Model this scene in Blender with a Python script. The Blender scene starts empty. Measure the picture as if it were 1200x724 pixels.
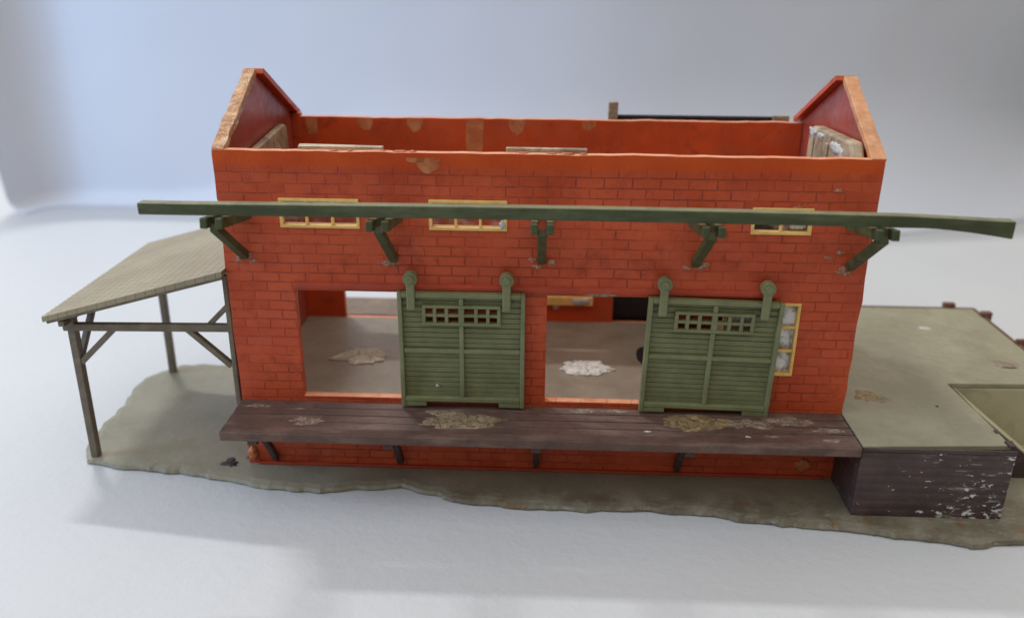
import bpy, bmesh, math, random
from mathutils import Vector, Matrix, noise

S = 0.01                      # every number below is in centimetres; the scene is built in metres
random.seed(7)
sc = bpy.context.scene
COL = sc.collection

# ------------------------------------------------------------------ mesh helper
class MB:
    def __init__(self):
        self.v, self.f = [], []
    def add(self, vs, fs):
        o = len(self.v)
        self.v += [Vector(p) for p in vs]
        self.f += [[i + o for i in f] for f in fs]
        return self
    def box(self, x0, x1, y0, y1, z0, z1):
        return self.add([(x0,y0,z0),(x1,y0,z0),(x1,y1,z0),(x0,y1,z0),(x0,y0,z1),(x1,y0,z1),(x1,y1,z1),(x0,y1,z1)],
                        [(3,2,1,0),(4,5,6,7),(0,1,5,4),(1,2,6,5),(2,3,7,6),(3,0,4,7)])
    def jbox(self, x0, x1, y0, y1, z0, z1, j):
        n = len(self.v)
        self.box(x0,x1,y0,y1,z0,z1)
        for p in self.v[n:]:
            p += Vector((random.uniform(-j,j), random.uniform(-j,j), random.uniform(-j,j)))
        return self
    def prism(self, poly, ax, a, b):
        """polygon (2-D points in the two other axes, cyclic order) pushed along axis ax from a to b"""
        n = len(poly)
        def P(q, t):
            return {'x': (t,q[0],q[1]), 'y': (q[0],t,q[1]), 'z': (q[0],q[1],t)}[ax]
        vs = [P(q,a) for q in poly] + [P(q,b) for q in poly]
        fs = [list(range(n))[::-1], list(range(n,2*n))]
        fs += [(i,(i+1)%n,n+(i+1)%n,n+i) for i in range(n)]
        return self.add(vs, fs)
    def bar(self, p0, p1, w, h, up=(0,0,1)):
        p0, p1 = Vector(p0), Vector(p1)
        d = (p1-p0).normalized(); u = Vector(up)
        s = d.cross(u).normalized(); u = s.cross(d).normalized()
        vs = []
        for p in (p0,p1):
            for a,b in ((-1,-1),(1,-1),(1,1),(-1,1)):
                vs.append(p + s*(a*w/2) + u*(b*h/2))
        return self.add(vs, [(3,2,1,0),(4,5,6,7),(0,1,5,4),(1,2,6,5),(2,3,7,6),(3,0,4,7)])
    def cyl(self, c, ax, r, a, b, n=28):
        return self.prism([(c[0]+r*math.cos(2*math.pi*i/n), c[1]+r*math.sin(2*math.pi*i/n)) for i in range(n)], ax, a, b)
    def build(self, name, mat, parent=None, bevel=0.0, smooth=False, seg=2, tri=False):
        me = bpy.data.meshes.new(name)
        org = parent['_org'] if parent is not None and '_org' in parent.keys() else (0,0,0)
        og = Vector(org)
        me.from_pydata([tuple((p-og)*S) for p in self.v], [], self.f)
        bm = bmesh.new(); bm.from_mesh(me)
        bmesh.ops.recalc_face_normals(bm, faces=bm.faces)
        if tri: bmesh.ops.triangulate(bm, faces=bm.faces)
        bm.to_mesh(me); bm.free()
        if smooth:
            for p in me.polygons: p.use_smooth = True
        o = bpy.data.objects.new(name, me); COL.objects.link(o)
        me.materials.append(mat)
        if parent is not None:
            o.parent = parent
            o['_org'] = list(org)
        if bevel:
            m = o.modifiers.new('Bevel','BEVEL'); m.width = bevel*S; m.segments = seg
            m.limit_method = 'ANGLE'; m.angle_limit = math.radians(35); m.harden_normals = False
        return o

def thing(name, label, cat, org=(0,0,0), group=None):
    o = bpy.data.objects.new(name, None); COL.objects.link(o)
    o.location = Vector(org)*S; o.empty_display_size = .01
    o['_org'] = list(map(float,org)); o['label'] = label; o['category'] = cat
    if group: o['group'] = group
    return o

def tag(o, label, cat, group=None):
    o['label'] = label; o['category'] = cat
    if group: o['group'] = group
    return o

# ------------------------------------------------------------------ materials
def srgb(r, g, b):
    return tuple(((c/255)/12.92 if c/255 <= .04045 else ((c/255+.055)/1.055)**2.4) for c in (r,g,b)) + (1,)

class NT:
    def __init__(self, name):
        self.m = bpy.data.materials.new(name); self.m.use_nodes = True
        self.t = self.m.node_tree; self.n = self.t.nodes
        self.b = self.n['Principled BSDF']
        tc = self.n.new('ShaderNodeTexCoord')
        mp = self.n.new('ShaderNodeMapping'); mp.inputs['Scale'].default_value = (1/S,)*3
        self.t.links.new(tc.outputs['Object'], mp.inputs['Vector'])
        self.co = mp.outputs['Vector']           # coordinates in centimetres
    def link(self, a, b): self.t.links.new(a, b)
    def node(self, typ, **kw):
        nd = self.n.new(typ)
        for k, v in kw.items():
            if k.startswith('_'): setattr(nd, k[1:], v)
            else: nd.inputs[k].default_value = v
        return nd
    def noise(self, scale, detail=4, rough=.55, co=None, dist=0.0):
        nd = self.node('ShaderNodeTexNoise', Scale=scale, Detail=detail, Roughness=rough, Distortion=dist)
        self.link(co or self.co, nd.inputs['Vector']); return nd.outputs['Fac']
    def ramp(self, fac, lo, hi, a=0.0, b=1.0):
        nd = self.node('ShaderNodeMapRange'); nd.inputs[1].default_value = lo; nd.inputs[2].default_value = hi
        nd.inputs[3].default_value = a; nd.inputs[4].default_value = b
        self.link(fac, nd.inputs[0]); return nd.outputs[0]
    def mix(self, fac, a, b, mode='MIX'):
        nd = self.n.new('ShaderNodeMix'); nd.data_type = 'RGBA'; nd.blend_type = mode
        for v, s in ((fac,0),(a,6),(b,7)):
            if isinstance(v,(int,float)): nd.inputs[s].default_value = v
            elif isinstance(v,tuple): nd.inputs[s].default_value = v
            else: self.link(v, nd.inputs[s])
        return nd.outputs[2]
    def math(self, op, a, b=0.0):
        nd = self.n.new('ShaderNodeMath'); nd.operation = op
        for v, s in ((a,0),(b,1)):
            if isinstance(v,(int,float)): nd.inputs[s].default_value = v
            else: self.link(v, nd.inputs[s])
        return nd.outputs[0]
    def scaled(self, x, y, z):
        mp = self.node('ShaderNodeMapping'); mp.inputs['Scale'].default_value = (x,y,z)
        self.link(self.co, mp.inputs['Vector']); return mp.outputs['Vector']
    def bump(self, h, strength=.5, dist=.02, prev=None):
        nd = self.node('ShaderNodeBump', Strength=strength, Distance=dist*S)
        self.link(h, nd.inputs['Height'])
        if prev is not None: self.link(prev, nd.inputs['Normal'])
        return nd.outputs['Normal']
    def worn_top(self, c, col, amt=.8):  # pales upward faces: wear plus top light painted into the colour
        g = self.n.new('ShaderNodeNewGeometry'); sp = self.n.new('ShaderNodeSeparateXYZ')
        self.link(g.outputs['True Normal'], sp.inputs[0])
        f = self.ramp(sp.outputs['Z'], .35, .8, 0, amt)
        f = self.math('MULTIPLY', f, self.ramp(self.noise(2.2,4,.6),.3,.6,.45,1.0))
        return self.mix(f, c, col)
    def done(self, col=None, rough=.5, nrm=None, spec=.5, sss=0, ssr=(.1,.04,.02)):
        b = self.b
        if col is not None:
            if isinstance(col,tuple): b.inputs['Base Color'].default_value = col
            else: self.link(col, b.inputs['Base Color'])
        if isinstance(rough,(int,float)): b.inputs['Roughness'].default_value = rough
        else: self.link(rough, b.inputs['Roughness'])
        if nrm is not None: self.link(nrm, b.inputs['Normal'])
        b.inputs['Specular IOR Level'].default_value = spec
        if sss:
            b.inputs['Subsurface Weight'].default_value = sss
            b.inputs['Subsurface Radius'].default_value = ssr
            b.inputs['Subsurface Scale'].default_value = S
        return self.m

def plastic(name, col, var=.25, dust=None, dust_amt=.35, rough=.45, bump=.15, sc_=1.2, streak=None, spec=.45, sss=0, grime=None, worn_lit=None):
    """moulded, hand-glued plastic: uneven tone, dust, fine surface tooth"""
    k = NT(name)
    n1 = k.noise(sc_, 5, .6); n2 = k.noise(sc_*7, 4, .6)
    dark = tuple(c*(1-var) for c in col[:3]) + (1,)
    lite = tuple(min(1,c*(1+var)) for c in col[:3]) + (1,)
    c = k.mix(k.ramp(n1,.35,.65), dark, lite)
    c = k.mix(k.ramp(n2,.5,.75,0,.35), c, dark)
    if grime is not None:
        c = k.mix(k.ramp(k.noise(sc_*2.3,6,.65,dist=.6),.55,.72,0,.55), c, grime)
    if dust is not None:
        f = k.noise(sc_*1.7, 7, .7, co=k.scaled(*streak) if streak else None)
        c = k.mix(k.ramp(f,.5,.72,0,dust_amt), c, dust)
        sp = k.noise(sc_*22, 3, .5)
        c = k.mix(k.ramp(sp,.7,.76,0,dust_amt), c, dust)
    if worn_lit is not None: c = k.worn_top(c, worn_lit)
    r = k.ramp(n2,.3,.7,rough-.08,rough+.14)
    nr = k.bump(k.noise(14,5,.6), bump, .03)
    return k.done(c, r, nr, spec, sss)

RED = (.40,.052,.022,1); RED_D = (.27,.028,.011,1); ORANGE = (.52,.13,.03,1)

def brick(name, axis, bump=1.0, bare_lit_top=None):
    """weathered moulded brick: shallow courses that fade in and out; axis is the horizontal one"""
    k = NT(name)
    sep = k.node('ShaderNodeSeparateXYZ'); k.link(k.co, sep.inputs[0])
    comb = k.node('ShaderNodeCombineXYZ')
    wob = k.noise(1.1, 2, .5)
    k.link(k.math('ADD', sep.outputs[axis], k.math('MULTIPLY', k.math('SUBTRACT', wob, .5), .10)), comb.inputs[0])
    wob2 = k.noise(.7, 2, .5)
    k.link(k.math('ADD', sep.outputs['Z'], k.math('MULTIPLY', k.math('SUBTRACT', wob2, .5), .05)), comb.inputs[1])
    br = k.n.new('ShaderNodeTexBrick')
    br.offset = .5; br.squash = 1
    for nm, v in (('Scale',1.0),('Mortar Size',.022),('Mortar Smooth',.6),('Bias',0.0),('Brick Width',.76),('Row Height',.287)):
        br.inputs[nm].default_value = v
    br.inputs['Color1'].default_value = (.0,.0,.0,1); br.inputs['Color2'].default_value = (1,1,1,1); br.inputs['Mortar'].default_value = (.5,.5,.5,1)
    k.link(comb.outputs[0], br.inputs['Vector'])
    mort = br.outputs['Fac']
    tone = k.node('ShaderNodeSeparateColor'); k.link(br.outputs['Color'], tone.inputs[0])
    n1 = k.noise(.35, 5, .6); n2 = k.noise(2.4, 6, .65); n3 = k.noise(9, 4, .6)
    c = k.mix(k.ramp(n1,.38,.62), (.43,.055,.015,1), (.55,.086,.025,1))
    c = k.mix(k.ramp(tone.outputs[0],0,1,0,.42), c, (.60,.105,.042,1))
    c = k.mix(k.ramp(n2,.52,.74,0,.5), c, RED_D)
    c = k.mix(k.ramp(n3,.56,.8,0,.35), c, (.52,.12,.07,1))
    c = k.mix(k.ramp(k.noise(.8,6,.7,dist=.5),.56,.70,0,.5), c, (.24,.032,.014,1))
    c = k.mix(k.ramp(k.noise(1.3,5,.65),.56,.72,0,.38), c, (.56,.13,.075,1))
    fade = k.math('MULTIPLY', k.ramp(k.noise(.42,4,.65),.40,.60,.12,1.0), k.ramp(k.noise(2.6,4,.6),.32,.55,.35,1.0))
    mf = k.math('MULTIPLY', mort, fade)
    c = k.mix(k.math('MULTIPLY', mf, .44), c, (.22,.025,.010,1))
    # pale scratches and specks of old glue
    sc1 = k.noise(7, 3, .5, co=k.scaled(1,1,.22)); 
    c = k.mix(k.ramp(sc1,.71,.78,0,.35), c, (.62,.26,.16,1))
    if bare_lit_top is not None:                       # bare moulded band, no brick, along the top; its orange paints in backlight
        zt = k.ramp(sep.outputs['Z'], bare_lit_top, bare_lit_top+.18, 0, 1)
        c = k.mix(zt, c, k.mix(k.ramp(n1,.4,.6), (.53,.060,.008,1), (.62,.086,.011,1)))
        mf = k.math('MULTIPLY', mf, k.math('SUBTRACT', 1.0, zt))
    c = k.worn_top(c, (.74,.36,.20,1), .9)  # pale upward faces: wear plus painted top light
    h = k.math('ADD', k.math('MULTIPLY', mf, -1.0), k.math('MULTIPLY', n3, .35))
    nr = k.bump(h, bump, .035)
    return k.done(c, k.ramp(n2,.3,.7,.40,.60), nr, .32)

M = {}
M['brick_x'] = brick('brick_front', 'X', bare_lit_top=9.3)
M['brick_xb'] = brick('brick_back', 'X', bare_lit_top=9.3)
M['brick_y'] = brick('brick_side', 'Y')
M['red'] = plastic('bare_red_plastic', (.52,.066,.012,1), .18, (.48,.15,.07,1), .3, .42, .1, .5, worn_lit=(.74,.36,.20,1), grime=(.20,.026,.012,1))
M['redplain'] = plastic('rail_red_plastic', (.40,.052,.018,1), .18, (.46,.15,.08,1), .3, .45, .12, .8)
M['maroon'] = plastic('gable_inner_plastic', (.33,.052,.033,1), .2, (.45,.22,.17,1), .35, .33, .1, .45)
M['rim'] = plastic('orange_rim_plastic', (.58,.25,.105,1), .2, (.70,.46,.28,1), .7, .4, .3, 1.6)
M['sill'] = plastic('orange_sill_plastic', (.42,.085,.026,1), .2, (.52,.22,.11,1), .5, .45, .2, 1.6)
M['greenlight'] = plastic('door_frame_plastic', (.182,.192,.088,1), .16, (.24,.23,.13,1), .5, .44, .15, 1.6)
M['green'] = plastic('door_green_plastic', (.155,.166,.074,1), .18, (.19,.18,.10,1), .45, .46, .15, 1.4)
M['beamgreen'] = plastic('beam_green_plastic', (.052,.064,.022,1), .2, (.21,.22,.13,1), .4, .5, .2, 1.1, streak=(.15,1,1), worn_lit=(.22,.21,.11,1))  # pale upper faces paint in the light falling on the beam top
M['brown'] = plastic('platform_brown_plastic', (.105,.056,.041,1), .22, (.25,.17,.13,1), .6, .55, .25, 1.0, streak=(.30,1.6,1), grime=(.045,.028,.024,1))
M['darkbrown'] = plastic('dock_brown_plastic', (.062,.036,.033,1), .25, (.12,.085,.075,1), .5, .5, .25, 1.2)
M['dustybrown'] = plastic('rear_boards_plastic', (.22,.17,.13,1), .15, (.34,.28,.22,1), .5, .6, .2, 1.0)
M['dock'] = plastic('dock_grey_green', (.265,.245,.165,1), .12, (.40,.37,.26,1), .5, .55, .2, .45, grime=(.20,.19,.11,1))
M['ramp'] = plastic('ramp_grey_green', (.42,.385,.25,1), .1, (.34,.33,.22,1), .4, .5, .15, .5, grime=(.19,.19,.10,1))
M['base'] = plastic('base_sheet_grey', (.245,.235,.150,1), .15, (.30,.27,.18,1), .5, .5, .35, .7, grime=(.11,.085,.05,1))
def base_mat():
    k = NT('base_sheet_grey')
    n1 = k.noise(.5,5,.6); n2 = k.noise(3.2,6,.7); sep = k.node('ShaderNodeSeparateXYZ'); k.link(k.co, sep.inputs[0])
    c = k.mix(k.ramp(n1,.35,.65), (.215,.195,.133,1), (.275,.250,.178,1))
    c = k.mix(k.ramp(n2,.5,.75,0,.45), c, (.33,.31,.23,1))
    # scraped and rusty along the broken front edge only
    fr = k.math('MULTIPLY', k.ramp(sep.outputs['Y'],-.4,-1.4,0,1), k.ramp(sep.outputs['X'],0,5,0,1))
    c = k.mix(k.math('MULTIPLY', fr, k.ramp(k.noise(.8,6,.7),.38,.60,.25,.85)), c, (.10,.075,.046,1))
    c = k.mix(k.math('MULTIPLY', fr, k.ramp(k.noise(1.3,5,.7,dist=.5),.56,.66,0,.8)), c, (.17,.085,.03,1))
    c = k.mix(k.math('MULTIPLY', fr, k.ramp(k.noise(4,6,.75,co=k.scaled(.5,1,1)),.55,.7,0,.6)), c, (.34,.33,.27,1))
    nr = k.bump(k.math('ADD', k.noise(10,5,.65), k.math('MULTIPLY', k.noise(2.5,5,.6), fr)), .45, .04)
    return k.done(c, .52, nr, .4)
M['base'] = base_mat()
M['floor'] = plastic('floor_grey', (.255,.21,.155,1), .15, (.34,.28,.21,1), .5, .42, .15, .6)
M['shelter'] = plastic('shelter_roof_plastic', (.33,.285,.20,1), .1, (.40,.35,.26,1), .4, .55, .2, .8)
M['timber'] = plastic('shelter_timber_plastic', (.145,.118,.080,1), .22, (.26,.21,.14,1), .6, .5, .25, 1.5)
M['frame'] = plastic('window_yellow_plastic', (.78,.50,.14,1), .15, (.82,.62,.30,1), .5, .4, .15, 2.0)
M['black'] = plastic('black_panel_plastic', (.012,.013,.016,1), .2, (.05,.05,.055,1), .4, .4, .2, 1.5)
M['post'] = plastic('speckled_tan_post', (.26,.20,.12,1), .3, (.42,.34,.2,1), .7, .55, .4, 3.0, grime=(.07,.05,.03,1))
M['stub'] = plastic('stub_brown_plastic', (.15,.07,.045,1), .25, (.25,.16,.12,1), .4, .5, .2, 1.5)
M['knot'] = plastic('charred_dark', (.03,.024,.018,1), .3, None, .3, .5, .4, 3)
M['void'] = plastic('dark_void', (.008,.008,.009,1), .2, None, .3, .6, .2, 3)

def dirt_dock():
    k = NT('dock_brown_flecked')
    n1 = k.noise(1.0,5,.6)
    c = k.mix(k.ramp(n1,.35,.65), (.045,.027,.027,1), (.085,.052,.047,1))
    sep = k.node('ShaderNodeSeparateXYZ'); k.link(k.co, sep.inputs[0])
    ln = k.node('ShaderNodeTexWave', Scale=1.0); ln.bands_direction = 'Z'
    k.link(k.scaled(1,1,1.15), ln.inputs['Vector'])
    ln.inputs['Distortion'].default_value = 1.2
    c = k.mix(k.ramp(ln.outputs['Fac'],.0,.25,.35,0), c, (.028,.017,.018,1))
    # flaked white paint, denser toward the free corner
    fl = k.noise(5.2,5,.62,co=k.scaled(.75,1,1.5),dist=.4)
    big = k.ramp(k.noise(.9,3,.5),.3,.7,-.05,.09)
    right = k.ramp(sep.outputs['X'], 0.4, 4.6, -.105, .035)
    low = k.ramp(sep.outputs['Z'], 0.0, .35, .07, 0)
    f = k.math('ADD', k.math('ADD', fl, big), k.math('ADD', right, low))
    st = k.noise(3.2,6,.7,co=k.scaled(.40,1,2.4),dist=.3)
    c = k.mix(k.ramp(k.math('ADD', st, k.math('ADD', big, right)),.60,.66,0,.55), c, (.36,.34,.33,1))
    c = k.mix(k.ramp(f,.625,.66,0,.95), c, (.62,.62,.60,1))
    c = k.mix(k.ramp(k.noise(2.2,5,.7),.6,.75,0,.3), c, (.17,.14,.12,1))
    nr = k.bump(k.math('ADD', k.noise(9,5,.6), k.math('MULTIPLY', ln.outputs['Fac'], .8)), .3, .03)
    return k.done(c, .5, nr, .45)
M['flecked'] = dirt_dock()

def crust():
    k = NT('glue_crust_amber')
    n = k.noise(2.6,6,.7,dist=1.2); m2 = k.noise(1.5,5,.6,dist=.8)
    c = k.mix(k.ramp(n,.38,.62), (.44,.16,.045,1), (.66,.34,.13,1))
    c = k.mix(k.ramp(m2,.55,.64,0,.7), c, (.70,.52,.33,1))
    c = k.mix(k.ramp(k.noise(5,5,.7),.6,.7,0,.6), c, (.20,.07,.025,1))
    h = k.math('ADD', n, k.math('MULTIPLY', m2, 1.3))
    return k.done(c, k.ramp(n,.3,.7,.06,.32), k.bump(h, .8, .13), .7)
M['crust'] = crust()
def glue(name, col, rough=.18, alpha=1.0, bump=.9, scl=6):
    k = NT(name)
    n = k.noise(scl,6,.65,dist=.8)
    c = k.mix(k.ramp(n,.35,.65), tuple(x*.62 for x in col[:3])+(1,), col)
    nr = k.bump(n, bump, .09)
    m = k.done(c, k.ramp(n,.3,.7,rough,rough+.3), nr, .6)
    if alpha < 1:
        k.link(k.ramp(n,.35,.65,alpha-(.12 if bump < .3 else .32),alpha+(.12 if bump < .3 else .3)), k.b.inputs['Alpha'])
    return m
M['crustpale'] = glue('glue_crust_pale', (.62,.42,.24,1), .06, .8, 1.0, 3)
M['dryglue'] = glue('dried_glue_straw', (.40,.29,.17,1), .4, .72, .55, 7)
M['yellowglue'] = glue('dried_glue_yellow', (.42,.29,.14,1), .4, .68, .5, 6)
M['paleglue'] = glue('dried_glue_pale', (.42,.31,.22,1), .35, .55, .45, 6)
M['beadglue'] = glue('bead_glue_clear', (.60,.34,.22,1), .1, .55, .6, 6)
M['whiteglue'] = glue('white_glue', (.66,.63,.57,1), .25, 1, .8, 5)
M['stain'] = glue('glue_stain_orange', (.85,.36,.14,1), .3, .5, .1, 1.2)
M['orange'] = glue('orange_lump', (.60,.17,.05,1), .4, 1, .4, 3)
M['tanblock'] = glue('cloudy_tan_plastic', (.52,.40,.25,1), .2, .95, .3, .9)
M['paper_tan'] = glue('torn_card_tan', (.46,.40,.29,1), .6, 1, .5, 7)

def scrap_mat(name, col, ink):
    k = NT(name)
    n = k.noise(5,5,.6)
    c = k.mix(k.ramp(n,.4,.65), tuple(x*.75 for x in col[:3])+(1,), col)
    v = k.noise(11,4,.7,co=k.scaled(1,1.4,1))
    c = k.mix(k.ramp(v,.62,.66,0,ink), c, (.12,.10,.09,1))
    return k.done(c, .6, k.bump(n,.6,.05), .3)
M['scrap_white'] = scrap_mat('torn_paper_white', (.74,.72,.66,1), .6)
M['scrap_tan'] = scrap_mat('torn_paper_tan', (.50,.44,.33,1), .25)

def pane_mat():
    k = NT('cloudy_glazing')
    n = k.noise(1.6,5,.65,dist=.5)
    b = k.b
    c = k.mix(k.ramp(n,.45,.6), (.22,.17,.13,1), (.55,.52,.48,1))
    k.link(k.ramp(n,.50,.75,.10,.40), b.inputs['Alpha'])
    return k.done(c, .15, k.bump(n,.3,.03), .6)
M['pane'] = pane_mat()
def pane2():
    k = NT('smeared_glazing')
    n = k.noise(2.1,5,.65,dist=.6)
    c = k.mix(k.ramp(n,.42,.58), (.33,.31,.29,1), (.78,.79,.80,1))
    k.link(k.ramp(n,.35,.55,.55,.95), k.b.inputs['Alpha'])
    return k.done(c, .2, k.bump(n,.4,.04), .6)
M['pane_white'] = pane2()

def paper(name, col, emboss=True):
    k = NT(name)
    n = k.noise(.12,3,.5)
    c = k.mix(k.ramp(n,.3,.7), tuple(x*.97 for x in col[:3])+(1,), col)
    w = k.node('ShaderNodeTexVoronoi', Scale=1.9); k.link(k.scaled(1,1.5,1), w.inputs['Vector'])
    c = k.mix(k.ramp(k.noise(3.3,2,.4),.79,.81,0,.35), c, (.35,.33,.31,1))
    h = k.math('ADD', k.math('MULTIPLY', w.outputs['Distance'], .7), k.noise(6,4,.6))
    nr = k.bump(h, .30 if emboss else .05, .05)
    nr = k.bump(k.noise(.10,2,.5), .5, .5, nr)
    return k.done(c, .55, nr, .3)
M['paper'] = paper('white_embossed_paper', (.545,.545,.545,1))
M['card'] = paper('white_card', (.68,.69,.74,1), False)


# ------------------------------------------------------------------ wall with rectangular openings
def wall_xz(name, x0, x1, z0, z1, y0, y1, holes, mat, parent, step=.3, topj=.0, edgej=.0, seed=0):
    xs = sorted(set([x0,x1] + [h[0] for h in holes] + [h[1] for h in holes]))
    zs = sorted(set([z0,z1,z1-.15] + [h[2] for h in holes] + [h[3] for h in holes]))
    def fine(a, st):
        out = []
        for i in range(len(a)-1):
            n = max(1, round((a[i+1]-a[i])/st))
            out += [a[i]+(a[i+1]-a[i])*j/n for j in range(n)]
        return out + [a[-1]]
    xs, zs = fine(xs, step), fine(zs, .6)
    nx, nz = len(xs)-1, len(zs)-1
    solid = [[not any(h[0] <= (xs[i]+xs[i+1])/2 <= h[1] and h[2] <= (zs[j]+zs[j+1])/2 <= h[3] for h in holes) for j in range(nz)] for i in range(nx)]
    vs, idx, fs = [], {}, []
    def V(i, j, s):
        k = (i,j,s)
        if k not in idx:
            x, z = xs[i], zs[j]
            y = (y0,y1)[s]
            if j == nz and topj:
                z += topj*(noise.noise((x*1.7+seed, seed, .3))*.9 + noise.noise((x*6.1, seed, 2.3))*.5)
            if i in (0,nx) and edgej:
                x += edgej*noise.noise((z*4.3, seed+5, i*.37))
            idx[k] = len(vs); vs.append((x,y,z))
        return idx[k]
    ok = lambda i,j: 0 <= i < nx and 0 <= j < nz and solid[i][j]
    for i in range(nx):
        for j in range(nz):
            if not solid[i][j]: continue
            fs.append((V(i,j,0),V(i+1,j,0),V(i+1,j+1,0),V(i,j+1,0)))
            fs.append((V(i,j,1),V(i,j+1,1),V(i+1,j+1,1),V(i+1,j,1)))
            if not ok(i-1,j): fs.append((V(i,j,0),V(i,j+1,0),V(i,j+1,1),V(i,j,1)))
            if not ok(i+1,j): fs.append((V(i+1,j,0),V(i+1,j,1),V(i+1,j+1,1),V(i+1,j+1,0)))
            if not ok(i,j-1): fs.append((V(i,j,0),V(i,j,1),V(i+1,j,1),V(i+1,j,0)))
            if not ok(i,j+1): fs.append((V(i,j+1,0),V(i+1,j+1,0),V(i+1,j+1,1),V(i,j+1,1)))
    mb = MB(); mb.add(vs, fs)
    return mb.build(name, mat, parent, bevel=.025)

def blob(name, mat, parent, c, rx, ry, plane='z', th=.05, seed=0, n=26, rough=.35, dome=True):
    """an uneven pat of dried glue or torn scrap lying on a surface; th is its height"""
    rnd = random.Random(seed)
    mb = MB(); vs = []; fs = []
    rings = (1.0,.8,.45) if dome else (1.0,.86,.7,.54,.36,.18)
    hs = (0.0,.75,1.0) if dome else (.5,.9,.8,1.0,.8,1.0)
    cr = .5 if dome else 1.1
    for r, h in zip(rings, hs):
        for i in range(n):
            a = 2*math.pi*i/n
            q = 1 + rough*noise.noise((math.cos(a)*1.4+seed*3.1, math.sin(a)*1.4, seed)) + rough*.6*noise.noise((math.cos(a)*4+seed, math.sin(a)*4, 3+seed))
            hh = th*h*(1+cr*noise.noise((math.cos(a)*(2 if dome else 5)*r+seed, math.sin(a)*(2 if dome else 5)*r, 9)))
            vs.append((math.cos(a)*rx*q*r, math.sin(a)*ry*q*r, hh))
    K = len(rings)-1
    for k in range(K):
        for i in range(n):
            fs.append((k*n+i, k*n+(i+1)%n, (k+1)*n+(i+1)%n, (k+1)*n+i))
    vs.append((0,0,th)); fs += [(K*n+i, K*n+(i+1)%n, (K+1)*n) for i in range(n)]
    base = len(vs)
    for i in range(n): vs.append((vs[i][0], vs[i][1], -.02))
    fs += [((i+1)%n, i, base+i, base+(i+1)%n) for i in range(n)]
    fs.append([base+i for i in range(n)][::-1])
    out = []
    for x,y,z in vs:
        if plane == 'z': out.append((c[0]+x, c[1]+y, c[2]+z))
        elif plane == '-y': out.append((c[0]+x, c[1]-z, c[2]+y))      # on a face that looks to the viewer
        elif plane == 'x': out.append((c[0]+z, c[1]+x, c[2]+y))
        elif plane == '-x': out.append((c[0]-z, c[1]+x, c[2]+y))
    mb.add(out, fs)
    return mb.build(name, mat, parent, smooth=dome)

# ================================================================== THE SHED
W, D, H, HP = 18.0, 6.9, 9.8, 2.23
shed = thing('goods_shed', 'roofless red brick model goods shed with two green sliding doors', 'model shed', (0,0,0))
TH = .26
front_holes = [(1.93,5.3,2.40,5.79), (9.17,14.0,2.40,5.78),
               (1.78,3.86,7.74,8.42), (5.94,7.96,7.74,8.44), (14.76,16.24,7.76,8.38), (13.9,16.27,3.52,5.62)]
# the right opening and the tall window overlap behind the door, so keep them apart
front_holes[1] = (9.17,12.3,2.40,5.78)
wall_xz('front_wall', 0, W, -.02, H, 0, TH, front_holes, M['brick_x'], shed, topj=.03, edgej=.05, seed=1)
rear_holes = [(1.72,5.5,2.22,5.75), (11.65,17.35,2.22,6.35), (7.4,9.0,7.2,8.1)]
wall_xz('rear_wall', .28, W-.31, -.02, 9.64, 6.62, 6.62+TH, rear_holes, M['red'], shed, topj=.03, seed=4)

def gable(x_in, x_out, lean, name):
    """end wall with a rim standing along both slopes; lean pushes the peak outward"""
    sgn = 1 if x_out > x_in else -1
    pts = [(.265,-.02),(.265,9.88),(3.30,11.50),(3.62,11.50),(7.05,9.72),(7.05,-.02)]
    m = MB()
    a, b = sorted((x_in+sgn*.02, x_out))
    def off(z): return sgn*-.004 + lean*max(0,(z-9.8))/1.7
    n = len(pts)
    vs = [(a+off(z),y,z) for y,z in pts] + [(b+off(z),y,z) for y,z in pts]
    fs = [list(range(n))[::-1], list(range(n,2*n))] + [(i,(i+1)%n,n+(i+1)%n,n+i) for i in range(n)]
    m.add(vs, fs)
    g = m.build('gable_wall', M['brick_y'] if name == 'L' else M['brick_y'], shed, bevel=.03)
    # smooth inner skin of the gable
    sk = MB(); xi = x_in
    sp = [(.34,2.3),(.34,9.72),(3.34,11.32),(3.58,11.32),(6.60,9.75),(6.60,2.3)]
    vs = [(xi+off(z),y,z) for y,z in sp] + [(xi+sgn*.04+off(z),y,z) for y,z in sp]
    n = len(sp)
    sk.add(vs, [list(range(n)), list(range(n,2*n))[::-1]] + [(i,(i+1)%n,n+(i+1)%n,n+i) for i in range(n)])
    sk.build('inner_face', M['maroon'], g)
    return g, off

gl, offl = gable(.30, .0, -.02, 'L')
gr, offr = gable(17.70, 18.0, .06, 'R')

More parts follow.
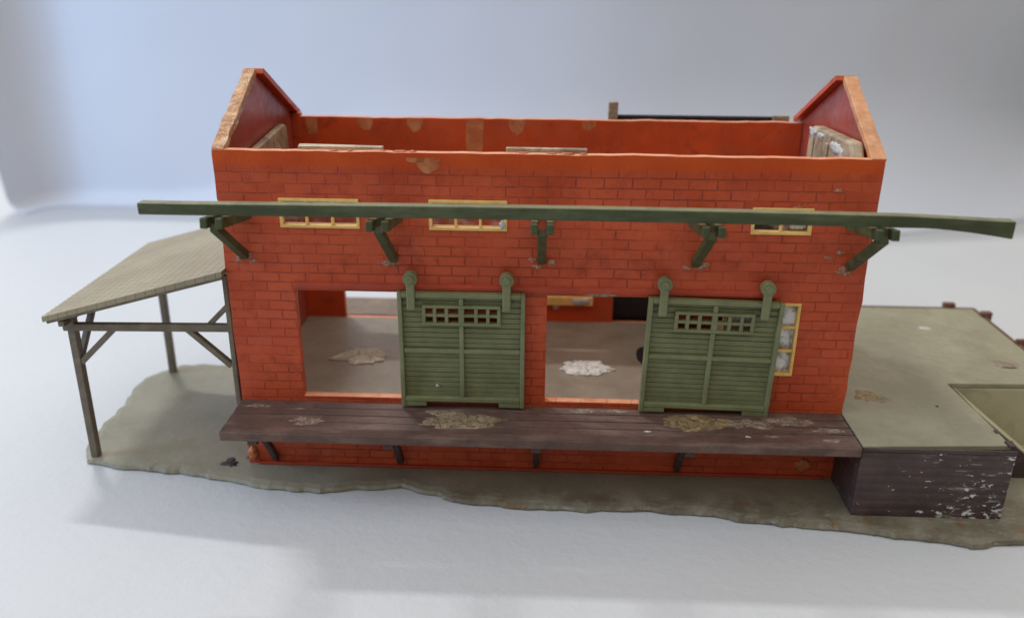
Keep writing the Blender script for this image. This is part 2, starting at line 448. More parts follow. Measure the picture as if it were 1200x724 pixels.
def rim(y0, z0, y1, z1, xa, xb, lift, drop, off, name, mat, parent, n=14, jit=0.0, seed=0):
    """strip lying along a gable slope, xa..xb wide"""
    m = MB(); vs = []; fs = []
    L = math.hypot(y1-y0, z1-z0); ny, nz = -(z1-z0)/L, (y1-y0)/L
    if nz < 0: ny, nz = -ny, -nz
    for i in range(n+1):
        t = i/n; y = y0+(y1-y0)*t; z = z0+(z1-z0)*t
        j = jit*noise.noise((t*9, seed, .7)); j2 = jit*noise.noise((t*7, seed+4, 1.7)); j3 = jit*noise.noise((t*11, seed+8, 2.7))
        o = off(z)
        vs += [(xa+o+j, y-ny*drop, z-nz*drop), (xb+o+j2, y-ny*drop, z-nz*drop),
               (xb+o+j2, y+ny*(lift+j3), z+nz*(lift+j3)), (xa+o+j, y+ny*(lift+j3*.7), z+nz*(lift+j3*.7))]
    for i in range(n):
        a = 4*i
        for q in range(4):
            fs.append((a+q, a+(q+1)%4, a+4+(q+1)%4, a+4+q))
    fs += [(3,2,1,0), (4*n,4*n+1,4*n+2,4*n+3)]
    m.add(vs, fs)
    return m.build(name, mat, parent, bevel=.02)
# left gable: front slope caked in amber glue, back slope a red rim
rim(.02,9.82,3.34,11.56, -.02, .34, .02, .20, offl, 'gable_coping', M['crust'], gl, 40, .045, 2)
rim(3.56,11.54,7.10,9.74, -.02, .52, .02, .16, offl, 'gable_coping', M['red'], gl)
# right gable: broad pale orange front coping, red back one
rim(.0,9.80,3.34,11.53, 17.64, 18.03, .02, .16, offr, 'gable_coping', M['rim'], gr, 20, .025, 6)
rim(3.50,11.54,7.10,9.74, 17.46, 18.03, .02, .15, offr, 'gable_coping', M['red'], gr)


MB().jbox(.30,.62,6.60,6.90,8.9,9.74,.02).build('corner_block', M['red'], shed, bevel=.03)
# front top edge: thin worn strip of bare orange plastic with beads of glue
for i,(x,r) in enumerate([(4.65,.10),(5.1,.22),(5.45,.12),(9.2,.18),(9.6,.22),(10.05,.12),(3.75,.09),(3.3,.12),(8.4,.2)]):
    blob('glue_bead', M['sill'], shed, (x,.13,H-.02), r, .10, 'z', .05, seed=40+i, n=14)
# pale orange runs of solvent hanging from the top edges
def drip(x, zt, w, ln, y, seed):
    n = 22; pts = [(x-w/2, zt), (x+w/2, zt)]
    for i in range(n+1):
        a = math.pi*i/n
        wob = 1+.16*noise.noise((math.cos(a)*2+seed, math.sin(a)*2, seed*.7))
        e = .62 if ln > w else 1
        q = math.copysign(abs(math.cos(a))**e, math.cos(a))
        pts.append((x + q*w/2*wob*(1 if ln <= w else .9+.1*abs(q)), zt - .02 - (ln-.02)*(math.sin(a)**.8)*wob))
    MB().prism(pts, 'y', y-.010, y+.01).build('glue_stain', M['stain'], shed)
for i,(x,w_,ln) in enumerate([(5.88,.62,.42),(5.55,.5,.14)]): drip(x, 9.66, w_, ln, 0, 3+i)
for i,(x,w_,ln) in enumerate([(2.85,.52,.42),(4.57,.55,.44),(6.6,.62,1.35),(8.05,.56,.48),(10.5,.46,.32),(1.0,.4,.6)]): drip(x, 9.60, w_, ln, 6.62, 9+i)

# loose tan glazing glued inside
b = MB(); b.prism([(.9,8.7),(1.2,9.35),(4.9,9.66),(5.2,9.55),(5.25,8.2),(1.0,8.2)], 'x', .34, .56)
b.build('window_backing', M['tanblock'], shed, bevel=.05)
b = MB()
b.prism([(.45,8.3),(.40,9.70),(.75,10.12),(4.15,9.98),(4.45,9.7),(4.5,8.3)], 'x', 17.25, 17.62)
b.build('window_backing', M['tanblock'], shed, bevel=.08)
b = MB()
for y in (1.3,2.5,3.9): b.box(17.19,17.255,y-.12,y+.12,8.35,9.75)
b.build('glazing_ridge', M['tanblock'], shed, bevel=.05)
for i,(y,z,ry,rz) in enumerate([(1.7,9.75,.5,.16),(1.25,9.35,.16,.42),(4.0,9.8,.35,.14),(3.2,9.83,.3,.08)]):
    blob('glue_smear', M['whiteglue'], shed, (17.25,y,z), ry, rz, '-x', .07, seed=90+i, rough=.6)
for x0,x1 in ((2.28,4.60),(7.95,10.15)):
    MB().jbox(x0,x1,.27,.46,8.7,9.90,.03).build('window_backing', M['tanblock'], shed, bevel=.03)
MB().jbox(15.54,16.6,.27,.40,7.3,8.75,.02).build('window_backing', M['pane_white'], shed, bevel=.02)

# floor of the shed
MB().box(.31,17.69,.262,6.618,1.95,2.24).build('floor', M['floor'], shed)
MB().box(1.94,5.29,.02,.30,2.27,2.392).build('door_sill', M['sill'], shed, bevel=.02)
MB().box(9.18,12.29,.02,.30,2.27,2.392).build('door_sill', M['sill'], shed, bevel=.02)
blob('floor_hole', M['void'], shed, (12.55,3.7,2.235), .30, .85, 'z', .02, seed=3, rough=.15)
# a yellow window bar seen on the rear wall through the right doorway
MB().box(9.0,10.9,6.40,6.62,2.95,3.28).build('rear_bar', M['frame'], shed, bevel=.03)
blob('glue_smear', M['whiteglue'], shed, (10.45,6.40,3.12), .35, .15, '-y', .05, seed=5)
blob('glue_smear', M['whiteglue'], shed, (9.55,6.55,2.86), .12, .12, '-y', .05, seed=6)
blob('glue_smear', M['paleglue'], shed, (10.7,-.10,5.86), .5, .05, '-y', .03, seed=8)

# door rail moulded along the wall
MB().prism([(0.03,5.82),(-.09,5.84),(-.12,5.92),(-.10,6.02),(.03,6.08)], 'x', 1.92, 15.6).build('door_rail', M['redplain'], shed, bevel=.02)

# ---- windows
def window(x0, x1, z0, z1, vbars, hbars, pane, yf=-.05):
    f = MB(); w = .085
    f.box(x0,x1,yf,.12,z0,z0+w); f.box(x0,x1,yf,.12,z1-w,z1)
    f.box(x0,x0+w,yf+.002,.118,z0+w,z1-w); f.box(x1-w,x1,yf+.002,.118,z0+w,z1-w)
    for x in vbars: f.box(x-.035,x+.035,yf+.02,.10,z0+w,z1-w)
    for z in hbars: f.box(x0+w,x1-w,yf+.03,.09,z-.035,z+.035)
    fo = f.build('window_frame', M['frame'], shed, bevel=.015)
    MB().box(x0+.04,x1-.04,.122,.15,z0+.04,z1-.04).build('window_pane', pane, fo)
    return fo
window(1.70,3.93,7.66,8.50,(2.45,3.17),(8.12,),M['pane'])
window(5.86,8.02,7.66,8.52,(6.60,7.28),(8.12,),M['pane'])
window(14.68,16.32,7.70,8.45,(15.5,),(8.12,),M['pane'])
window(14.2,16.34,3.44,5.70,(15.0,15.72),(4.22,4.95),M['pane_white'])
# moulded lines round the openings of the windows
blob('glue_smear', M['whiteglue'], shed, (7.9,-.03,7.84), .10, .12, '-y', .04, seed=12)
blob('glue_smear', M['whiteglue'], shed, (15.95,.12,8.0), .26, .2, '-y', .04, seed=13)

# ---- sliding doors
def sliding_door(x0, x1, zb, zt, tilt):
    cx, cz = (x0+x1)/2, (zb+zt)/2
    R = Matrix.Rotation(tilt, 3, 'Y')
    def spin(mb):
        for p in mb.v:
            q = R @ Vector((p.x-cx, 0, p.z-cz)); p.x, p.z = cx+q.x, cz+q.z
        return mb
    lx0, lx1, lz0, lz1 = cx-1.12, cx+1.12, zt-.98, zt-.37      # lattice window
    pl = MB(); z = zb+.3; k = 0
    while z < zt-.14:
        z1 = min(z+.158, zt-.12)
        for e in (lz0+.05, lz1-.05):
            if z+.03 < e < z1: z1 = e
        if z >= lz0+.04 and z1 <= lz1-.04:
            pl.jbox(x0+.1, lx0+.08, -.20, -.13, z, z1-.014, .004); pl.jbox(lx1-.08, x1-.1, -.20, -.13, z, z1-.014, .004)
        else:
            pl.jbox(x0+.1, x1-.1, -.20, -.13, z, z1-.014, .004)
        z = z1
    door = spin(pl).build('sliding_door', M['green'], shed, bevel=.022)
    fr = MB()
    s = .13
    fr.box(x0,x0+s,-.33,-.12,zb,zt); fr.box(x1-s,x1,-.33,-.12,zb,zt)
    fr.box(x0+s,x1-s,-.328,-.122,zt-.15,zt); fr.box(x0+s,x1-s,-.328,-.122,zb+.16,zb+.31)
    fr.box(x0+s,x0+.75,-.31,-.13,zb,zb+.155); fr.box(x1-.75,x1-s,-.31,-.13,zb,zb+.155)
    fr.box(x0+s,x1-s,-.30,-.13,cz-.07,cz+.06)
    fr.box(cx-.065,cx+.065,-.315,-.14,zb+.31,lz0); fr.box(cx-.065,cx+.065,-.315,-.14,lz1,zt-.15)
    spin(fr).build('door_frame', M['greenlight'], door, bevel=.025)
    la = MB()
    t = .085
    la.box(lx0,lx1,-.335,-.16,lz0,lz0+t); la.box(lx0,lx1,-.335,-.16,lz1-t,lz1)
    xs = [lx0, lx0+.36, lx0+.70, cx, lx1-.70, lx1-.36, lx1]
    for i,x in enumerate(xs):
        hw = .08 if i == 3 else .05
        a, bb = (x, x+.1) if i == 0 else ((x-.1, x) if i == 6 else (x-hw, x+hw))
        la.box(a,bb,-.333,-.162,lz0+t,lz1-t)
    zc = (lz0+lz1)/2
    for i in range(6): la.box(xs[i]+.02,xs[i+1]-.02,-.32,-.17,zc-.045,zc+.045)
    spin(la).build('lattice_window', M['greenlight'], door, bevel=.012)
    for hx in (x0+.40, x1-.53):
        h = MB(); h.box(hx-.12,hx+.12,-.42,-.30,zt-.50,zt+.42); spin(h)
        st = h.build('hanger_strap', M['greenlight'], door, bevel=.04)
        r = MB(); r.cyl((hx,zt+.42),'y',.205,-.40,-.13); r.cyl((hx,zt+.42),'y',.12,-.46,-.38,20); spin(r)
        r.build('roller', M['greenlight'], door, bevel=.03)
    return door
sliding_door(4.92,8.56,2.30,5.90,0.0)
sliding_door(11.98,15.76,2.26,5.84,math.radians(1.3))
blob('glue_speck', M['whiteglue'], shed, (6.0,-.226,2.95), .06, .05, '-y', .03, seed=15, n=12)

# ---- brackets below the long beam
def bracket(x):
    m = MB()
    m.bar((x,-1.95,8.20),(x,.02,6.80), .24, .22, up=(0,-1,1))
    br = m.build('eave_bracket', M['beamgreen'], shed, bevel=.03)
    a = MB()
    for s in (-1,1):
        a.bar((x+s*.20,-2.15,8.36),(x+s*.20,.02,8.02),.19,.28)
    a.build('bracket_arm', M['beamgreen'], br, bevel=.03)
    for k in range(3):
        blob('glue_bead', M['beadglue'], br, (x+random.uniform(-.3,.3),0,6.72+random.uniform(-.12,.12)), .13, .08, '-y', .04, seed=int(x*10)+k, n=14, rough=.6)
    return br
for x in (.60,4.83,8.99,13.26,17.52): bracket(x)
bm_ = MB(); vs = []; fs = []; N = 60
for i in range(N+1):
    x = -1.30 + (20.62+1.30)*i/N; t = x/18
    sag = .05*math.sin(math.pi*min(1,max(0,t))) - (.10 if x > 18 else 0)*min(1,(x-18)/2.5)
    zt = 8.83+sag; zb = 8.52+.03*math.sin(math.pi*min(1,max(0,t)))
    if x > 18.4: zb -= .24*((x-18.4)/2.2)**1.5
    w = .004*noise.noise((x*2,0,0))
    vs += [(x,-2.02+w,zb),(x,-1.70,zb),(x,-1.70,zt),(x,-2.02+w,zt)]
for i in range(N):
    for q in range(4): fs.append((4*i+q,4*i+(q+1)%4,4*i+4+(q+1)%4,4*i+4+q))
fs += [(3,2,1,0),(4*N,4*N+1,4*N+2,4*N+3)]
bm_.add(vs,fs); bm_.build('eave_beam', M['beamgreen'], shed, bevel=.035)
for i,(x,z) in enumerate([(15.9,8.45),(17.0,8.35),(16.9,8.95),(17.2,7.2),(16.9,7.05)]):
    blob('glue_bead', M['beadglue'], shed, (x,0,z), .12, .06, '-y', .03, seed=120+i, n=12, rough=.7)

# ---- loading platform of boards
plat = MB()
cuts = [(-.02,-.40),(-.435,-.82),(-.855,-1.24),(-1.275,-1.92)]
plat.box(.05,17.9,-1.85,-.03,1.98,2.15)
for a,bb in cuts: plat.jbox(.0,17.93,bb,a,1.99,2.23,.008)
po = plat.build('loading_platform', M['brown'], shed, bevel=.025)
MB().jbox(-.01,17.94,-1.97,-1.86,1.93,2.208,.01).build('platform_edge', M['brown'], po, bevel=.03)
for x in (.85,4.75,8.95,13.25):
    m = MB(); pts = []
    for i in range(8):
        a = i/7; y = -1.55+1.55*a; z = 1.90-1.72*a - .25*math.sin(math.pi*a)*(-1)
        pts.append((x,y,z))
    for p,q in zip(pts[:-1],pts[1:]): m.bar(p,q,.18,.2,up=(0,-1,1))
    m.box(x-.14,x+.14,-1.84,-1.35,1.72,1.985)
    m.build('platform_strut', M['darkbrown'], po, bevel=.02)
pst = [(2.35,-1.22,.52,.24,'paleglue'),(6.75,-.98,1.1,.56,'dryglue'),(6.2,-.55,.5,.2,'dryglue'),(10.35,-.22,.45,.12,'paleglue'),(11.2,-.2,.4,.1,'paleglue'),
       (13.6,-.75,.95,.48,'yellowglue'),(15.1,-.75,.6,.3,'paleglue'),(16.3,-.55,.7,.28,'paleglue'),(17.3,-1.05,.45,.12,'paleglue'),(.7,-.4,.4,.1,'paleglue'),
       (1.9,-.5,.18,.05,'paleglue'),(17.2,-1.6,.3,.1,'paleglue'),(15.6,-1.45,.2,.06,'paleglue'),(14.9,-1.5,.08,.05,'whiteglue'),(12.1,-1.35,.1,.04,'whiteglue')]
for i,(x,y,rx,ry,mt) in enumerate(pst):
    blob('glue_patch', M[mt], po, (x,y,2.225), rx, ry, 'z', .022 if rx > .3 else .015, seed=150+i, n=34, rough=.55)
blob('glue_lump', M['orange'], shed, (.16,-.03,.36), .16, .24, '-y', .14, seed=31)
blob('glue_lump', M['orange'], shed, (17.05,-.02,.45), .28, .2, '-y', .08, seed=32)
# foundation ledge along the foot of the wall
MB().box(.3,17.7,-.10,0.02,0,.09).build('foundation_ledge', M['redplain'], shed, bevel=.02)

# ---- boards behind the shed and the black annex
rp = MB()
for i in range(6):
    rp.jbox(.3,11.0,6.92+i*.29,6.92+i*.29+.275,2.0,2.25,.01)
rp.box(.4,10.9,6.95,7.15,0,1.98); rp.box(.4,10.9,8.3,8.5,0,1.98)
rp.build('rear_platform', M['dustybrown'], shed, bevel=.02)
an = MB()
an.box(11.5,17.85,7.10,7.30,-.02,6.6); an.box(11.5,17.3,7.10,7.30,6.6,9.74)
ann = an.build('rear_annex', M['black'], shed, bevel=.03)
MB().jbox(11.19,11.48,7.02,7.32,-.02,10.18,.02).build('corner_post', M['post'], ann, bevel=.03)
MB().box(11.5,17.3,9.2,9.4,-.02,6.4).build('rear_panel', M['black'], ann, bevel=.03)
MB().box(16.75,17.32,7.02,7.098,8.8,9.80).build('corner_post', M['post'], ann, bevel=.03)

# ================================================================== paper scraps glued on the floor
sp = blob('torn_scrap', M['scrap_tan'], None, (3.05,3.15,2.24), .92, .56, 'z', .08, seed=201, n=40, rough=.5, dome=False)
tag(sp, 'torn tan card scrap glued to the floor inside the left doorway', 'scrap')
sp = blob('torn_scrap', M['scrap_white'], None, (10.55,2.62,2.24), .80, .54, 'z', .09, seed=202, n=40, rough=.5, dome=False)
tag(sp, 'crumpled white printed paper scrap on the floor inside the right doorway', 'scrap')

# ================================================================== open shelter at the left end
sh = thing('open_shelter', 'small open-sided lean-to shelter with tan tiled roof on brown posts', 'shelter', (-5,0,0))
m = MB()
# roof slab following the slope, eave cut in a row of small scallops
eave = []
ny = 30; y0, y1 = -.30, 6.95
for i in range(ny*2+1):
    y = y0+(y1-y0)*i/(ny*2)
    eave.append((-5.50 - (.075 if i % 2 else 0), y))
def rz(x): return 6.42 + (x-.0)*(6.42-4.90)/5.50
th = .16
top = [(x,y,rz(x)) for x,y in eave] + [(-.03,y1,rz(-.03)),(-.03,y0,rz(-.03))]
n = len(top)
m.add(top + [(x,y,z-th) for x,y,z in top], [list(range(n)), list(range(n,2*n))[::-1]] + [(i,(i+1)%n,n+(i+1)%n,n+i) for i in range(n)])
def roof_mat():
    k = NT('shelter_tiles')
    sep = k.node('ShaderNodeSeparateXYZ'); k.link(k.co, sep.inputs[0])
    cb = k.node('ShaderNodeCombineXYZ'); k.link(sep.outputs['Y'], cb.inputs[0]); k.link(sep.outputs['X'], cb.inputs[1])
    br = k.n.new('ShaderNodeTexBrick')
    for nm, v in (('Scale',1.0),('Mortar Size',.022),('Mortar Smooth',.8),('Brick Width',.33),('Row Height',.30)): br.inputs[nm].default_value = v
    br.inputs['Color1'].default_value=(0,0,0,1); br.inputs['Color2'].default_value=(1,1,1,1); br.inputs['Mortar'].default_value=(.5,.5,.5,1)
    k.link(cb.outputs[0], br.inputs['Vector'])
    n1 = k.noise(.5,5,.6); n2 = k.noise(3,5,.65)
    c = k.mix(k.ramp(n1,.35,.65), (.27,.225,.145,1), (.34,.285,.19,1))
    c = k.mix(k.ramp(n2,.5,.75,0,.4), c, (.22,.18,.11,1))
    c = k.mix(k.math('MULTIPLY', br.outputs['Fac'], .26), c, (.14,.11,.07,1))
    nr = k.bump(k.math('ADD', k.math('MULTIPLY', br.outputs['Fac'], -1.0), k.math('MULTIPLY', n2, .4)), .6, .045)
    return k.done(c, .55, nr, .4)
ro = m.build('roof', roof_mat(), sh)
MB().bar((-5.40,-.24,rz(-5.40)-.19),(-.05,-.24,rz(-.05)-.19),.10,.12).build('barge_board', M['timber'], ro, bevel=.02)
MB().bar((-5.35,6.8,rz(-5.35)-.22),(-.05,6.8,rz(-.05)-.22),.10,.12).build('barge_board', M['timber'], ro, bevel=.02)
for yy in (.2,6.2):
    MB().bar((-4.98,yy,-.02),(-4.92,yy,4.85),.24,.26,up=(0,1,0)).build('post', M['timber'], sh, bevel=.03)
    MB().bar((-.16,yy,1.8),(-.13,yy,6.15),.16,.20,up=(0,1,0)).build('post', M['timber'], sh, bevel=.03)
    MB().bar((-5.18,yy-.02,4.42),(-.05,yy-.02,4.50),.205,.235,up=(0,0,1)).build('tie_beam', M['timber'], sh, bevel=.03)
    MB().bar((-4.85,yy,3.25),(-3.65,yy,4.40),.17,.19,up=(0,1,0)).build('brace', M['timber'], sh, bevel=.02)
    MB().bar((-.25,yy,3.25),(-1.45,yy,4.42),.17,.19,up=(0,1,0)).build('brace', M['timber'], sh, bevel=.02)
MB().bar((-5.0,-.24,4.67),(-5.0,6.83,4.67),.19,.18).build('wall_plate', M['timber'], sh, bevel=.02)
MB().bar((-4.94,.3,3.30),(-4.94,1.55,4.60),.17,.18,up=(1,0,0)).build('brace', M['timber'], sh, bevel=.02)
MB().bar((-4.94,6.1,3.30),(-4.94,4.85,4.60),.17,.18,up=(1,0,0)).build('brace', M['timber'], sh, bevel=.02)
MB().bar((-.18,.35,3.5),(-.18,1.5,5.2),.17,.18,up=(1,0,0)).build('brace', M['timber'], sh, bevel=.02)
MB().bar((-.80,.25,4.55),(-.14,.25,5.2),.16,.16,up=(0,1,0)).build('brace', M['timber'], sh, bevel=.02)

# ================================================================== concrete dock with ramp at the right end
dk = thing('loading_dock', 'grey-green model loading dock with ramp notch and white-flecked brown walls', 'loading dock', (18,0,0))
DZ = 2.235
slab = [(17.97,-1.86),(22.12,-1.62),(22.06,.3),(21.98,2.18),(25.78,2.30),(25.76,8.80),(18.05,8.74)]
MB().prism(slab, 'z', DZ-.16, DZ).build('dock_slab', M['dock'], dk, bevel=.03)
wl = MB()
wl.box(17.96,22.16,-1.90,-1.66,-.02,DZ-.165)
wl.box(17.96,18.2,-1.655,-.02,-.02,DZ-.165)
wl.box(21.92,22.14,-1.655,.28,-.02,DZ-.165)
wa = wl.build('dock_wall', M['flecked'], dk, bevel=.03)
MB().jbox(17.955,22.17,-1.905,-1.84,DZ-.16,DZ-.03,.01).build('dock_lip', M['darkbrown'], wa, bevel=.02)
def rzz(x): return max(.05, 2.18 - .80*(x-22.14))
rm = MB(); pts = [(22.145,-.02),(22.145,2.16),(24.75,rzz(24.75)),(25.7,.03),(25.7,-.02)]
rm.prism([(x,z) for x,z in pts], 'y', .52, 2.17)
rm.build('ramp', M['ramp'], dk, bevel=.02)
rw = MB(); pts = [(22.145,-.02),(22.145,2.10),(24.72,rzz(24.72)-.04),(25.7,.02),(25.7,-.02)]
rw.prism(pts, 'y', .30, .515); rw.build('ramp_wall', M['darkbrown'], dk, bevel=.02)
bw = MB(); bw.box(18.1,25.74,8.5,8.78,-.02,DZ-.165); bw.box(25.5,25.78,2.42,8.49,-.02,DZ-.165)
bw.build('dock_wall', M['darkbrown'], dk, bevel=.03)
MB().box(22.0,25.76,2.185,2.40,-.02,DZ-.165).build('ramp_side_wall', M['ramp'], dk, bevel=.02)
MB().bar((25.83,2.3,DZ-.06),(25.83,8.85,DZ-.06),.09,.16).build('dock_curb', M['stub'], dk, bevel=.02)
MB().bar((18.1,8.84,DZ-.06),(25.85,8.84,DZ-.06),.09,.16).build('dock_curb', M['stub'], dk, bevel=.02)
for x,y in ((18.4,8.93),(24.9,8.93),(25.93,8.05),(25.98,5.5),(25.98,3.0)):
    MB().jbox(x-.2,x+.2,y-.1,y+.1,.0,DZ+.17,.03).build('fender_post', M['stub'], dk, bevel=.04)
MB().jbox(22.0,22.2,-1.72,-1.45,DZ-.02,DZ+.05,.02).build('broken_peg', M['darkbrown'], dk, bevel=.02)
MB().jbox(22.0,22.12,-.95,-.80,DZ-.02,DZ+.03,.015).build('broken_peg', M['darkbrown'], dk, bevel=.01)
for i,(x,y,rx,ry,mt) in enumerate([(19.1,1.2,.42,.42,'yellowglue'),(19.5,.95,.3,.2,'paleglue'),(23.1,6.7,.3,.12,'whiteglue'),(24.6,3.7,.42,.35,'paleglue'),(21.0,.6,.05,.05,'knot'),(24.55,3.45,.25,.06,'knot')]):
    blob('glue_patch', M[mt], dk, (x,y,DZ-.004), rx, ry, 'z', .025, seed=230+i, n=24, rough=.5)

# ================================================================== thin ragged base sheet
outline = [(-5.55,.6),(-5.2,.0),(-4.6,-.22),(-3.73,-.37),(-2.35,-.45),(-.92,-.71),(.53,-1.1),(1.6,-1.25),(2.53,-1.34),(3.62,-1.06),(4.89,-.92),(5.6,-1.2),(6.5,-1.52),(8.28,-1.84),
  (9.6,-1.84),(10.75,-1.84),(12.2,-1.80),(13.7,-1.9),(14.6,-2.05),(15.56,-2.25),(17.88,-2.5),(19.86,-2.82),(21.16,-3.02),(22.43,-2.75),(24.5,-2.5),(27.5,-1.8),(28.6,1.5),(27.9,6.0),(26.6,9.2),
  (22,9.6),(15,9.5),(8,9.3),(2,8.3),(-1.2,7.6),(-3.07,7.0),(-4.12,7.1),(-5.0,6.85),(-5.5,6.3),(-5.92,5.74),(-5.91,4.69),(-5.70,3.6),(-5.79,2.19)]
pts = []
for i in range(len(outline)):
    a, bb = Vector(outline[i]), Vector(outline[(i+1)%len(outline)])
    k = max(2, int((bb-a).length/.13))
    for j in range(k):
        p = a.lerp(bb, j/k)
        d = (bb-a).normalized(); nn = Vector((d.y,-d.x))
        p = p + nn*(.11*noise.noise((p.x*1.6,p.y*1.6,1)) + .045*noise.noise((p.x*5,p.y*5,2)) + .03*noise.noise((p.x*13,p.y*13,5)))
        pts.append((p.x,p.y))
def inset(ps, d):
    out = []; n = len(ps)
    for i in range(n):
        a, c = Vector(ps[i-3]), Vector(ps[(i+3)%n])
        t = (c-a).normalized(); nn = Vector((-t.y,t.x))
        out.append((ps[i][0]+nn.x*d, ps[i][1]+nn.y*d))
    return out
r0, r1, r2 = pts, inset(pts,.05), inset(pts,.24)
n = len(pts); m = MB()
lip = lambda x,y: .035*noise.noise((x*.9,y*.9,4)) + .02*noise.noise((x*5,y*5,6))
vs = [(x,y,-.21) for x,y in inset(pts,.05)] + [(x,y,-.15+lip(x,y)) for x,y in r0] + [(x,y,-.055+lip(x,y)*.8) for x,y in r1] + [(x,y,-.005) for x,y in r2]
fs = []
for k in range(3):
    for i in range(n): fs.append((k*n+i,k*n+(i+1)%n,(k+1)*n+(i+1)%n,(k+1)*n+i))
fs.append([3*n+i for i in range(n)]); fs.append([i for i in range(n)][::-1])
m.add(vs, fs)
bs = m.build('base_sheet', M['base'], None)
tag(bs, 'thin grey-green ragged-edged plastic base sheet under the whole model', 'base sheet')
blob('burnt_mark', M['knot'], bs, (-.62,-.05,-.006), .26, .20, 'z', .05, seed=7, n=20, rough=.9)
blob('glue_speck', M['dryglue'], bs, (-.15,.25,-.006), .05, .05, 'z', .08, seed=9, n=12)


# ================================================================== table top and white backdrop
tb = MB(); TZ = -.22
nx, nyy = 40, 40
vs = []; fs = []
for j in range(nyy+1):
    for i in range(nx+1):
        x = -90+190*i/nx; y = -45+125*j/nyy
        vs.append((x,y,TZ))
for j in range(nyy):
    for i in range(nx):
        a = j*(nx+1)+i; fs.append((a,a+1,a+nx+2,a+nx+1))
tb.add(vs,fs)
t = tb.build('tabletop', M['paper'], None); t['kind'] = 'structure'; t['label'] = 'white embossed paper spread under the model'
# plan of the card: straight across the back, bending away at the right and forward at the left to put shade there
plan = []
YB = 31.5; RC = 3.6; XC = -21.0
for i in range(34):
    x = 66 - (66-XC)*i/33
    plan.append((x, YB + 7*max(0,(x-9)/26)**1.6))
for i in range(1,17):
    a = math.radians(84*i/16)
    plan.append((XC - RC*math.sin(a), YB - RC*(1-math.cos(a))))
bd = MB(); vs = []; fs = []; np_ = len(plan); NZ = 26
for k,(x,y) in enumerate(plan):
    a, c = plan[max(0,k-1)], plan[min(np_-1,k+1)]
    tx, ty = c[0]-a[0], c[1]-a[1]; L = math.hypot(tx,ty); nx_, ny_ = -ty/L, tx/L       # toward the viewer
    f = min(1,max(0,(x+15)/16)); f = f*f*(3-2*f)
    Rr = 1.2 + 7.8*f; top = 17 + 9*f
    for j in range(NZ+1):
        if j <= 12:
            b = math.radians(84*j/12); o = Rr*(1-math.sin(b)); z = TZ+.015+Rr*(1-math.cos(b))
        else:
            t = (j-12)/(NZ-12); z0 = TZ+.015+Rr*(1-math.cos(math.radians(84))); z = z0+(top-z0)*t; o = Rr*(1-math.sin(math.radians(84))) - .10*(z-z0)
        w = .5*noise.noise((x*.06+y*.05, z*.06, 0))*min(1,z/6)
        vs.append((x+nx_*(o+w), y+ny_*(o+w), z))
for k in range(np_-1):
    for j in range(NZ):
        a = k*(NZ+1)+j; fs.append((a,a+1,a+NZ+2,a+NZ+1))
bd.add(vs,fs)
b = bd.build('backdrop', M['card'], None, smooth=True); b['kind'] = 'structure'; b['label'] = 'white card backdrop curving up behind the model'
sm = b.modifiers.new('Solidify','SOLIDIFY'); sm.thickness = .05*S
# added grey sheet at the right; its alpha fade stands in for backdrop shade
def shade_film():
    k = NT('backdrop_shade_film')
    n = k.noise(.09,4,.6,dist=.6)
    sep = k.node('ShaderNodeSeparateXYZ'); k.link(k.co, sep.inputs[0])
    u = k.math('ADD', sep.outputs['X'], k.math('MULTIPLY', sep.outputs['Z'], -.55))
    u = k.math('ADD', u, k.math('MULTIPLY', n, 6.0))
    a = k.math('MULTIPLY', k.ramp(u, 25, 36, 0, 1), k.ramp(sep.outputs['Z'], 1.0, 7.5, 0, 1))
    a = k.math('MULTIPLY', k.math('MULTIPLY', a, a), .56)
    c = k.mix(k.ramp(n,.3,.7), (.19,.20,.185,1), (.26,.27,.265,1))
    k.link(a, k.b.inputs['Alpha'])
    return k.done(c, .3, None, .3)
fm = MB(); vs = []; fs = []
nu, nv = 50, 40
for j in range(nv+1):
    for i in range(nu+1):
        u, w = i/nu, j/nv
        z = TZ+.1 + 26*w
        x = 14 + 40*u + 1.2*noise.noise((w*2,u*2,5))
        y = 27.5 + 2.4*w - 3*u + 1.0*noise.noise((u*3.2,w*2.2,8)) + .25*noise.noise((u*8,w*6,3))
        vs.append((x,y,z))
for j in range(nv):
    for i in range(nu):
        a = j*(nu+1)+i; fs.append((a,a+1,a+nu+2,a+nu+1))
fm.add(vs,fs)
f = fm.build('shade_sheet', shade_film(), None, smooth=True)
tag(f, 'added hazy grey sheet standing in for shade behind the dock', 'plastic sheet')

for o in bpy.data.objects:
    if '_org' in o.keys(): del o['_org']

# ================================================================== light
def area(name, pos, target, sx, sy, power, col):
    l = bpy.data.lights.new(name, 'AREA'); l.shape = 'RECTANGLE'; l.size = sx*S; l.size_y = sy*S
    l.energy = power; l.color = col
    o = bpy.data.objects.new(name, l); COL.objects.link(o)
    o.location = Vector(pos)*S
    d = (Vector(target)-Vector(pos)).normalized()
    zz = -d; xx = (Vector((1,0,0)) - zz*zz.x).normalized() if abs(zz.x) < .9 else Vector((0,1,0)); yy = zz.cross(xx)
    o.rotation_euler = Matrix((xx,yy,zz)).transposed().to_euler()
    return o
area('ceiling_lamp', (9-57, 3+74, 150), (9,3,3), 24, 3.5, 10.5, (.95,.98,1))
area('window_light', (-62, -12, 34), (-17,31,8), 30, 34, 3.4, (.38,.62,1))
w = bpy.data.worlds.new('World'); sc.world = w; w.use_nodes = True
wt = w.node_tree; bg = wt.nodes['Background']; bg.inputs[1].default_value = 1.10
tcw = wt.nodes.new('ShaderNodeTexCoord'); spw = wt.nodes.new('ShaderNodeSeparateXYZ'); wt.links.new(tcw.outputs['Generated'], spw.inputs[0])
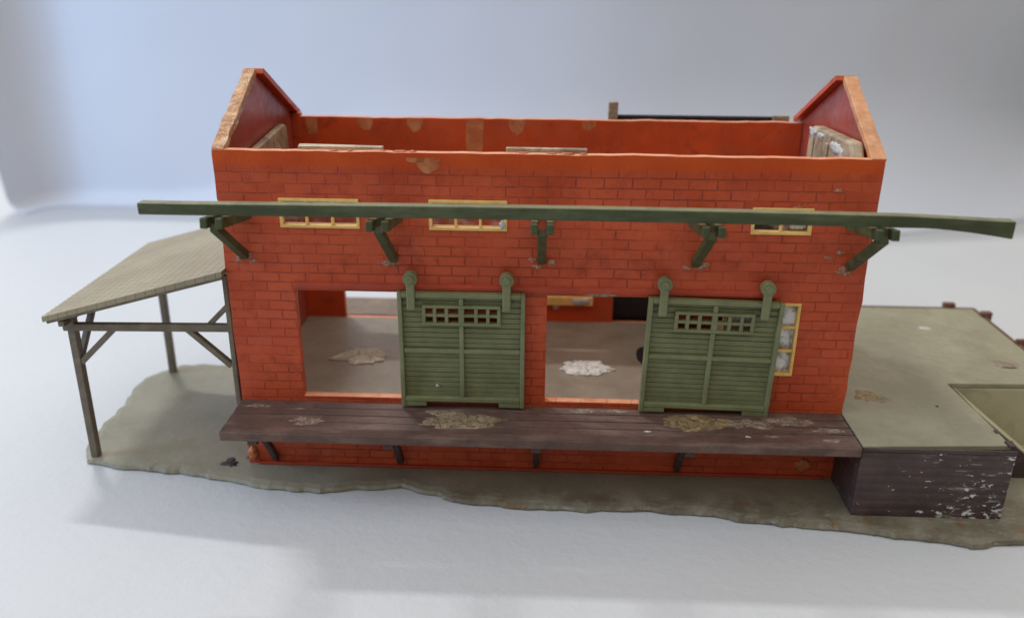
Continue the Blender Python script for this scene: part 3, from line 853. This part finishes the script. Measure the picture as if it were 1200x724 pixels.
mrw = wt.nodes.new('ShaderNodeMapRange'); mrw.inputs[1].default_value = -.05; mrw.inputs[2].default_value = 1.0
mlw = wt.nodes.new('ShaderNodeMath'); mlw.operation = 'MULTIPLY_ADD'; mlw.inputs[1].default_value = .16
wt.links.new(spw.outputs['Y'], mlw.inputs[0]); wt.links.new(spw.outputs['Z'], mlw.inputs[2]); mlx = wt.nodes.new('ShaderNodeMath'); mlx.operation = 'MULTIPLY_ADD'; mlx.inputs[1].default_value = -.20
wt.links.new(spw.outputs['X'], mlx.inputs[0]); wt.links.new(mlw.outputs[0], mlx.inputs[2]); wt.links.new(mlx.outputs[0], mrw.inputs[0])
rpw = wt.nodes.new('ShaderNodeValToRGB'); wt.links.new(mrw.outputs[0], rpw.inputs[0])
el = rpw.color_ramp.elements
el[0].position = 0.0; el[0].color = (.05,.047,.042,1)
el[1].position = 1.0; el[1].color = (1,.965,.91,1)
for ps, cl in ((.30,(.22,.21,.19,1)),(.52,(1.0,.965,.90,1))):
    e = el.new(ps); e.color = cl
mxw = rpw
wt.links.new(rpw.outputs[0], bg.inputs[0])

# ================================================================== camera
cam = bpy.data.cameras.new('camera'); co = bpy.data.objects.new('camera', cam); COL.objects.link(co)
rgt = Vector((0.9992344543748065, 0.03846390087507632, 0.007143774895323891))
upv = Vector((-0.020932115199535098, 0.3713854491600924, 0.9282427994363489))
fwd = Vector((-0.03305074497732461, 0.9276817215411914, -0.37190626745836797))
co.matrix_world = Matrix(((rgt.x,upv.x,-fwd.x,8.98122*S),(rgt.y,upv.y,-fwd.y,-22.73822*S),(rgt.z,upv.z,-fwd.z,14.46326*S),(0,0,0,1)))
cam.sensor_width = 36; cam.lens = 36*1002.277/1200
cam.clip_start = .005; cam.clip_end = 50
cam.dof.use_dof = True; cam.dof.focus_distance = .244; cam.dof.aperture_fstop = cam.lens/3.4
sc.camera = co
sc.view_settings.view_transform = 'Standard'; sc.view_settings.look = 'None'
sc.view_settings.exposure = 0; sc.view_settings.gamma = 1
sc.cycles.use_denoising = True
